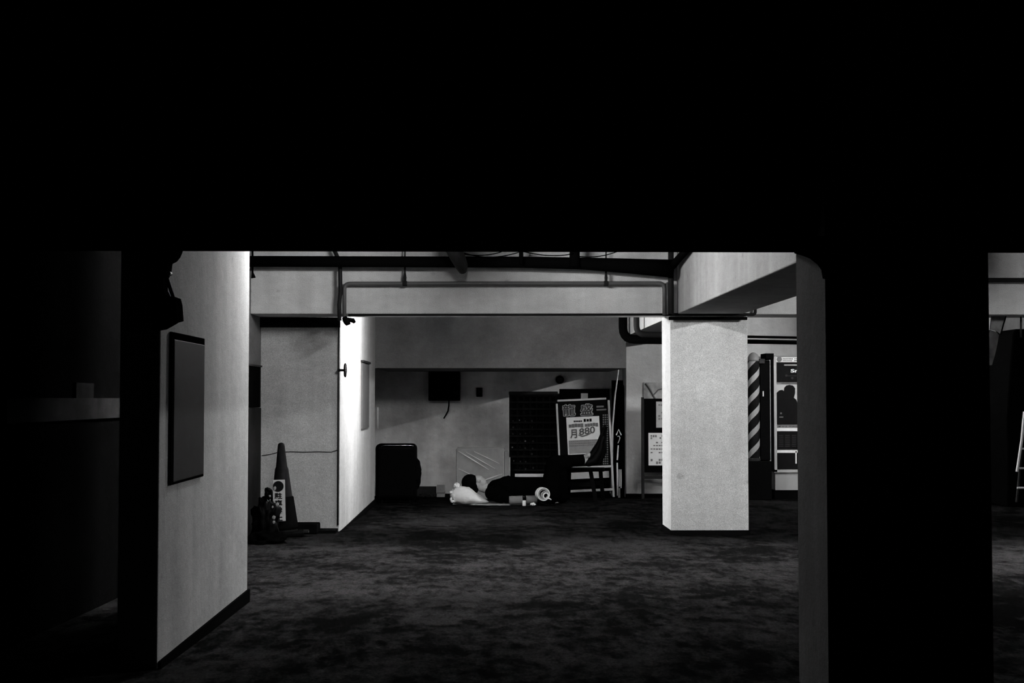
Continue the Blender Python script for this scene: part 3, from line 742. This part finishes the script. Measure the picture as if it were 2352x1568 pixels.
obj('plinth_foot', B(vx(1777), vx(1892), .01, .34, 0, vz(1126)), M_BLACK, t)
h_ = obj('header', B(vx(1783), vx(1885), -.012, 0, vz(831), vz(820)), M_WHITE, t)
obj('round_logo', disc((vx(1790), -.014, vz(824.5)), 6*s, 'Y', .006, 24), M_INKG, h_)
for k, (xa, xb, ya, yb_) in enumerate(((1798,1822,822,825),(1798,1820,826.5,829),(1825,1850,822,824),(1825,1850,826,829))):
    bm = bmesh.new(); n = 7
    for i in range(n):
        a = xa+(xb-xa)*i/n; box(bm, vx(a), vx(a+(xb-xa)/n*.7), -.014, -.012, vz(yb_), vz(ya))
    obj('print_line', bm, M_INKG, h_)
d1 = obj('poster', B(vx(1783), vx(1885), -.008, 0, vz(877), vz(832)), M_INK, t)
obj('print_line', B(vx(1801), vx(1868), -.010, -.008, vz(839), vz(836.5)), M_PAPER, d1)
text('lettering', 'Sm', vx(1816), vx(1840), vz(855), vz(847), -.010, M_WHITE, d1, bold=.03)
obj('print_line', B(vx(1810), vx(1850), -.010, -.008, vz(863.5), vz(862)), M_STEEL, d1)
obj('print_mark', disc((vx(1806), -.009, vz(862)), 3*s, 'Y', .003, 14), M_STEEL, d1)
obj('print_mark', disc((vx(1820), -.009, vz(868)), 3*s, 'Y', .003, 14), M_STEEL, d1)
obj('print_line', B(vx(1795), vx(1880), -.010, -.008, vz(880), vz(878)), M_INKG, d1)
d2 = obj('poster', B(vx(1783), vx(1885), -.008, 0, vz(974), vz(883)), M_PAPER, t)
# photo poster: dark figure silhouette printed on it
def yprism(pts, y0, y1): return prism([(vx(a), vz(b)) for a, b in pts], y0, y1)
obj('printed_figure', yprism(((1783,902),(1790,896),(1797,895),(1800,898),(1801,890),(1806,885),(1813,883.5),(1821,885),(1826,891),(1826,903),(1823,913),(1829,918),(1832,930),(1838,940),(1885,936),(1885,974),(1783,974)), -.011, -.008), M_INK, d2)
obj('print_mark', B(vx(1791), vx(1795), -.013, -.011, vz(951), vz(947)), M_INKG, d2)
obj('print_mark', B(vx(1789), vx(1798), -.013, -.011, vz(959), vz(956.5)), M_INKG, d2)
bm = bmesh.new()
for i in range(12): box(bm, vx(1788+i*8), vx(1793+i*8), -.013, -.011, vz(978.5), vz(976))
obj('print_line', bm, M_INKG, d2)
obj('poster_strip', B(vx(1783), vx(1885), -.012, 0, vz(990), vz(983)), M_WHITE, t)
d3 = obj('poster', B(vx(1783), vx(1885), -.008, 0, vz(1032), vz(991)), M_INK, t)
for c0, c1 in ((1787,1798),(1802,1813),(1818,1828)):
    for k in range(7):
        obj('print_line', B(vx(c0), vx(c1), -.010, -.008, vz(999+k*4.2+2.2), vz(999+k*4.2)), M_STEEL, d3)
obj('poster_strip', B(vx(1783), vx(1885), -.012, 0, vz(1040), vz(1034)), M_WHITE, t)
obj('poster', B(vx(1783), vx(1885), -.008, 0, vz(1078), vz(1041)), M_INK, t)
obj('poster_edge', B(vx(1825.5), vx(1828.5), -.012, -.008, vz(1065), vz(1036)), M_WHITE, t)

# ================================================================== RIGHT OPENING
YO = 16.2; f = at_floor(2340, YO); s = YO/FPX
t = thing('covered_rack', 'black tarpaulin-covered rack in the right opening', 'rack', f)
hz = Z(757, YO)-f.z
bm = bmesh.new(); pr = [(-.27,0),(-.25,.5),(-.26,1.0),(-.2,hz-.35),(-.17,hz-.04),(-.14,hz),(.3,hz),(.34,.9),(.36,0)]
prism(pr, -.3, .4, bm); obj('tarpaulin', bm, M_CLOTH, t, bevel=.02)
obj('rack_post', B(-.02, .0, -.32, -.3, 0, hz), M_BLACK, t)
obj('faint_band', B(-.05, .3, -.306, -.3, hz-.62, hz-.52), M_DGREY, t)
t = thing('hanging_cloth', 'grey printed cloth hanging below the cross beam in the right opening', 'cloth')
yc = 12.0
def cl(pts, y0, y1): return prism([(X(a, yc), Z(b, yc)) for a, b in pts], y0, y1)
c1 = obj('cloth_body', cl(((2281,722),(2314,722),(2306,745),(2299,765),(2290,758),(2277,755)), yc, yc+.02), mat('grey_cloth', .16, .9, var=.5, scale=8), t)
obj('cloth_fold', cl(((2277,756),(2290,760),(2297,768),(2293,790),(2288,812),(2280,838),(2274,838),(2272,800),(2273,770)), yc+.005, yc+.03), mat('dark_cloth', .05, .9, var=.8, scale=11), t)
obj('cloth_cord', tube([P(2312,722,yc-.01), P(2305,745,yc-.01), P(2299,768,yc-.01)], .006, n=6), M_BLACK, t)
obj('hem', tube([P(2314,720,yc-.01), P(2281,720,yc-.01)], .008, n=6), M_BLACK, t)
pipe_thing('support_rod', 'thin dark rod right of the hanging cloth in the right opening', [P(2345,722,12.05), P(2345,775,12.05)], .008, M_STEEL, 'rod')
t = thing('stepladder', 'pale aluminium stepladder at the right edge of the view', 'ladder')
yl = 15.75
obj('rail', tube([P(2353,945,yl), P(2347,1010,yl), P(2336,1083,yl)], .016, n=6), M_ALU, t)
obj('rail', tube([P(2349,1010,yl+.02), P(2335,1153,yl+.02)], .014, n=6), M_STEEL, t)
obj('rail', tube([P(2380,1010,yl+.02), P(2373,1160,yl-.02)], .014, n=6), M_ALU, t)
obj('rail', tube([P(2388,945,yl+.02), P(2373,1160,yl-.02)], .016, n=6), M_ALU, t)
for py in (985, 1030, 1075, 1120):
    obj('rung', tube([P(2352-(py-945)*.09,py,yl), P(2385-(py-945)*.07,py,yl)], .012, n=6), M_ALU, t)

# ================================================================== THE SLEEPING PERSON
YM = 16.75
# cardboard sheet under the body
t = thing('cardboard_sheet', 'flattened cardboard sheet under the sleeping person', 'cardboard')
bm = bmesh.new(); x0, x1 = X(1052, YM), X(1262, YM)
pts4 = [(X(1118,16.32),16.32),(X(1234,16.32),16.32),(X(1300,17.1),17.1),(X(1040,17.1),17.1),(X(1040,16.55),16.55)]
lo = [bm.verts.new((x, y, FZ(y)+.001)) for x, y in pts4]; hi = [bm.verts.new((x, y, FZ(y)+.011)) for x, y in pts4]
bm.faces.new(lo[::-1]); bm.faces.new(hi)
for i in range(5): bm.faces.new((lo[i], lo[(i+1) % 5], hi[(i+1) % 5], hi[i]))
obj('sheet', bm, M_CARD, t)
GZ = FZ(YM)+.012
# pillow: a stuffed white plastic bag
t = thing('pillow_bag', 'stuffed white plastic bag used as a pillow under the head', 'bag')
from mathutils import noise as MN
bm = bmesh.new(); bmesh.ops.create_icosphere(bm, subdivisions=5, radius=1)
c = P(1078, 1137, 16.55); c.z = FZ(16.55)+.085
for v in bm.verts:
    d = v.co.copy(); x = d.x
    k = 1 + .12*MN.noise(d*3) + .10*abs(MN.noise(Vector((d.x*3, d.y*9, d.z*9))))
    hx = .225; hz_ = .105*(1-.72*max(0, x)**.8)*(1+.35*max(0, -x)) ; hy = .19
    q = Vector((x*hx, d.y*hy*(1-.15*abs(x)), d.z*hz_*k))
    # puckered tied corners at the left
    if x < -.78: q.z *= .75+.6*abs(MN.noise(d*12)); q.y *= 1.1
    q.z += -.055*x if x > 0 else .03*(-x)
    p = c + q*1.0
    p.z = max(p.z, FZ(p.y)+.012); v.co = p
obj('bag_body', bm, M_BAG, t, smooth=True)
crumple('bag_corner', P(1049,1116,16.5), (.034,.03,.036), M_BAG, t, 31, .4, smooth=True)
crumple('bag_corner', P(1038,1131,16.5), (.024,.03,.018), M_BAG, t, 32, .5, smooth=True)
crumple('bag_corner', P(1041,1151,16.42), (.028,.03,.014), M_BAG, t, 33, .5, smooth=True)
crumple('bag_knot', P(1036,1146,16.45), (.013,.014,.02), M_BAG, t, 34, .4, smooth=True)

man = thing('person', 'person in black clothes asleep on their back, knees bent and feet up on the stool', 'person', (0,0,0))
def V(px, py, Y): return P(px, py, Y)
Yn, Yf = 16.55, 16.95                         # near and far side of the body
head = V(1087, 1110, 16.72)
hip = V(1258, 1128, 16.75)
shN, shF = V(1136, 1124, 16.52), V(1138, 1118, 16.95)
elN, wrN = V(1168, 1146, 16.42), V(1212, 1149, 16.40)
elF, wrF = V(1167, 1104, 17.0), V(1205, 1106, 16.8)
kneeN, kneeF = V(1276, 1062, 16.66), V(1272, 1062, 16.90)
ankN, ankF = V(1342, 1058, 16.80), V(1344, 1052, 16.98)
hipN, hipF = V(1258, 1132, 16.65), V(1258, 1128, 16.88)
ctr = Vector((0,0,0))
tilt = Matrix.Rotation(math.radians(12), 3, 'Y')
# ---- body: one continuous skin surface incl. head, neck, limbs, feet
caps = [(V(1104,1117,16.72), .058, V(1124,1124,16.74), .060),
        (V(1142,1124,16.74), .07, V(1165,1124,16.74), .11), (V(1165,1124,16.74), .12, V(1212,1126,16.75), .105), (V(1212,1126,16.75), .105, hip, .12),
        (shN, .06, elN, .042), (elN, .043, wrN, .029), (shF, .06, elF, .042), (elF, .042, wrF, .028),
        (V(1142,1126,16.6), .06, V(1142,1122,16.88), .06),
        (hipN, .085, kneeN, .06), (kneeN, .055, ankN, .037), (hipF, .085, kneeF, .06), (kneeF, .055, ankF, .037)]
ells = [(head, (.118, .082, .092), tilt), (V(1105,1109,16.72), (.066, .062, .068)), (V(1098,1104,16.72), (.07, .07, .07)),
        (head+Vector((.085, .050, -.02)), (.032,.035,.032))]
# features turned away from the camera and up: brow, nose, lips, eyes
fd = Vector((.05, .80, .58)).normalized()      # face direction
upv = Vector((-1, .02, .15)).normalized()      # towards the crown
sd = fd.cross(upv).normalized()
def fp(u, v, d): return head + upv*u + sd*v + fd*d
ells += [(fp(-.035, 0, .092), (.013,.018,.018)), (fp(-.015, 0, .088), (.010,.012,.014)), (fp(-.068, 0, .078), (.010,.016,.012)),
         (fp(.015, .022, .078), (.010,.016,.014)), (fp(.015, -.022, .078), (.010,.016,.014)), (fp(-.095, 0, .062), (.024,.022,.022))]
caps += [(ankN, .036, V(1352,1060,16.8), .04), (ankF, .036, V(1352,1046,16.95), .04),
         (V(1352,1060,16.8), .034, V(1367,1056,16.8), .028), (V(1352,1046,16.95), .034, V(1364,1042,16.95), .026)]
# hands: palm and five separate fingers, slightly curled
def hand(w_, d, nrm, side):
    d = d.normalized(); nrm = nrm.normalized(); s_ = d.cross(nrm).normalized()*side
    out = [(w_, .026, w_+d*.05, .030), (w_+d*.05-s_*.018, .018, w_+d*.085-s_*.026, .014), (w_+d*.05+s_*.018, .018, w_+d*.085+s_*.026, .014)]
    for k, (o_, l) in enumerate(((-.030,.062),(-.010,.072),(.010,.066),(.029,.052))):
        a = w_+d*.085+s_*o_; b = a+d*l*.55-nrm*.008; c_ = b+d*l*.4-nrm*.02
        out += [(a, .0095, b, .0088), (b, .0088, c_, .0072)]
    a = w_+d*.03-s_*.028; b = a+d*.035-s_*.02-nrm*.004; c_ = b+d*.03-s_*.006-nrm*.008
    return out + [(a, .013, b, .0105), (b, .0105, c_, .0085)]
caps += hand(wrN, Vector((1, -.05, -.02)), Vector((0, -.4, 1)), 1)
caps += hand(wrF, Vector((1, -.25, -.05)), Vector((0, 0, 1)), -1)
flesh('body', caps, M_SKIN, man, voxel=.0068, smooth=3, ell=ells)
# ear
bm = bmesh.new()
e = V(1099, 1104, 16.64)
for k in range(12):
    a0, a1 = 2*PI*k/12, 2*PI*(k+1)/12
    tube([e+Vector((.024*math.cos(a0), 0, .013*math.sin(a0))), e+Vector((.024*math.cos(a1), 0, .013*math.sin(a1)))], .004, bm, 6)
bmesh.ops.create_uvsphere(bm, u_segments=10, v_segments=8, radius=1, matrix=Matrix.Translation(e+Vector((0,.006,0))) @ Matrix.Diagonal((.023,.007,.012,1)))
obj('ear', bm, M_SKIN, man, smooth=True)
# hair cap
flesh('hair', [], M_HAIR, man, voxel=.008, smooth=3, ell=[(V(1080,1108,16.71), (.104, .094, .100), tilt),
      (head+Vector((-.035, -.03, -.025)), (.10, .075, .075)), (V(1090,1124,16.68), (.045,.05,.05))])
# shirt
sh = [(V(1134,1126,16.72), .10, V(1165,1122,16.73), .150), (V(1165,1122,16.73), .150, V(1212,1123,16.75), .140), (V(1212,1123,16.75), .140, V(1256,1126,16.75), .135),
      (V(1133,1130,16.58), .085, V(1138,1122,16.9), .09),
      (shN+Vector((.01,0,-.02)), .085, V(1164,1143,16.43), .066), (V(1130,1132,16.5), .085, V(1150,1140,16.45), .08), (shF, .088, elF, .06), (elF, .06, V(1200,1105,16.8), .046),
      (V(1166,1100,16.85), .04, V(1168,1097,16.8), .03), (V(1205,1110,16.75), .07, V(1240,1112,16.75), .075)]
flesh('shirt', sh, M_CLOTH, man, voxel=.011, smooth=4)
tr = [(V(1246,1126,16.75), .140, V(1268,1128,16.76), .140),
      (hipN+Vector((.03,0,0)), .125, kneeN, .092), (kneeN, .090, V(1334,1058,16.79), .058), (hipF+Vector((.03,0,0)), .125, kneeF, .090), (kneeF, .088, V(1334,1054,16.97), .058),
      (V(1268,1120,16.7), .13, V(1272,1085,16.75), .11), (V(1290,1140,16.7), .08, V(1284,1090,16.7), .10), (V(1282,1066,16.66), .09, V(1300,1064,16.7), .08)]
flesh('trousers', tr, M_CLOTH, man, voxel=.011, smooth=4)
def shoe(heel, ball, toe, r):
    return [(heel, r*1.0, heel.lerp(ball, .5), r*.92), (heel.lerp(ball, .5), r*.9, ball, r*.86), (ball, r*.86, toe, r*.42)]
flesh('shoe', shoe(V(1366,1058,16.8), V(1381,1034,16.8), V(1384,1004,16.8), .055) + [(V(1352,1062,16.8), .050, V(1366,1058,16.8), .055)], M_SHOE, man, voxel=.009, smooth=3)
flesh('shoe', shoe(V(1362,1045,16.96), V(1378,1018,16.96), V(1390,978,16.96), .050) + [(V(1354,1048,16.96), .046, V(1362,1045,16.96), .05), (V(1370,1052,16.96), .045, V(1384,1042,16.96), .04)], M_SHOE, man, voxel=.009, smooth=3)
for (a, b, c_) in ((V(1376,1066,16.76), V(1389,1036,16.76), V(1389,1006,16.76)), (V(1376,1048,16.93), V(1387,1015,16.93), V(1393.5,980,16.93))):
    obj('shoe_sole', tube([a, b, c_], [.022,.024,.010], n=8), M_RUB, man, smooth=True)

# ================================================================== BELONGINGS ON THE FLOOR
# black bag
f = at_floor(1249, 16.28)
t = thing('shoulder_bag', 'small black bag on the floor under the paper roll', 'bag', f)
crumple('bag_body', (0, 0, .045), (.084, .09, .064), M_CLOTH, t, 12, .2, base=0, smooth=True)
obj('strap', tube([(-.06,-.06,.06), (-.02,-.1,.03), (.06,-.11,.01), (.12,-.08,.008)], .008, n=6), M_BLACK, t, smooth=True)
# paper roll with loose end
Yr = 16.22
t = thing('paper_roll', 'white paper roll with a dark core and loose end on the black bag', 'roll')
c = P(1246, 1134, Yr); s = Yr/FPX
bm = bmesh.new(); R = 15*s
ax = Vector((-.22, 1, 0)).normalized(); u = Vector((1, .22, 0)).normalized(); v_ = Vector((0,0,1))
def ringpt(rad, a, dpt, off=(0,0)): return c + (u*(math.cos(a)*rad+off[0]) + v_*(math.sin(a)*rad+off[1])) + ax*dpt
def annulus(bm, ro, ri, d0, d1, n=36, off=(0,0), offi=None):
    offi = offi or off
    A = [[bm.verts.new(ringpt(r_, 2*PI*j/n, d_, o_)) for j in range(n)] for r_, d_, o_ in ((ro, d0, off), (ro, d1, off), (ri, d1, offi), (ri, d0, offi))]
    for a in range(4):
        p, q = A[a], A[(a+1) % 4]
        for j in range(n): bm.faces.new((p[j], p[(j+1) % n], q[(j+1) % n], q[j]))
    return bm
obj('outer_layer', annulus(bmesh.new(), R, R*.88, -.055, .05), M_WHITE, t, smooth=False)
obj('paper_layers', annulus(bmesh.new(), R*.90, R*.62, -.045, .07), mat('grey_paper_layers', .34, .8, var=.2, scale=40), t)
obj('inner_layer', annulus(bmesh.new(), R*.62, R*.50, -.05, .07, off=(.018,-.012)), mat('grey_paper_layers', .34), t)
obj('core', annulus(bmesh.new(), R*.50, R*.34, -.06, .07, off=(.026,-.018)), M_WHITE, t)
obj('core_hole', tube([c+u*.026-v_*.018-ax*.045, c+u*.026-v_*.018+ax*.06], R*.34, n=20), M_BLACK, t)
e0 = ringpt(R*.42, -PI*.35, -.05, (.026,-.018))
obj('loose_end', tube([e0, e0+u*.025-v_*.004, e0+u*.05-v_*.02], [.009,.009,.008], n=6), M_WHITE, t, smooth=True)
Yg = 16.27
t = thing('grey_roll', 'slim grey rolled mat lying before the forearm, left of the paper roll', 'roll')
ra = .048; g0 = Vector((X(1170,Yg), Yg, FZ(Yg)+.013+ra)); g1 = Vector((X(1233,Yg), Yg+.03, FZ(Yg)+.013+ra+.004))
obj('roll_body', tube([g0, g0.lerp(g1,.4)+Vector((0,0,.002)), g1], [ra*.98, ra, ra*1.04], n=20), mat('grey_mat', .2, .85, var=.15, scale=10), t, smooth=True)
obj('roll_band', tube([g0.lerp(g1,.53), g0.lerp(g1,.60)], ra*1.07, n=20), M_BLACK, t)
# small packet and crumpled tissue
f = at_floor(1204, 16.2)
t = thing('small_bottle', 'tiny white bottle with a black cap standing before the forearm', 'bottle', f)
obj('bottle_body', lathe([(.019,0),(.021,.01),(.021,.06),(.017,.065)], 16), M_WHITE, t, smooth=True)
obj('cap', lathe([(.016,.065),(.018,.07),(.018,.095),(.012,.1)], 16), M_BLACK, t)
obj('cap_loop', tube([(-.014,0,.095),(-.012,0,.115),(0,0,.122),(.014,0,.115)], .006, n=6), M_BLACK, t)
f = at_floor(1224, 16.17)
t = thing('crumpled_tissue', 'small crumpled white tissue on the cardboard beside the black bag', 'tissue', f)
crumple('tissue_body', (0, 0, .022), (.03, .03, .018), M_WHITE, t, 14, .3, base=.005)
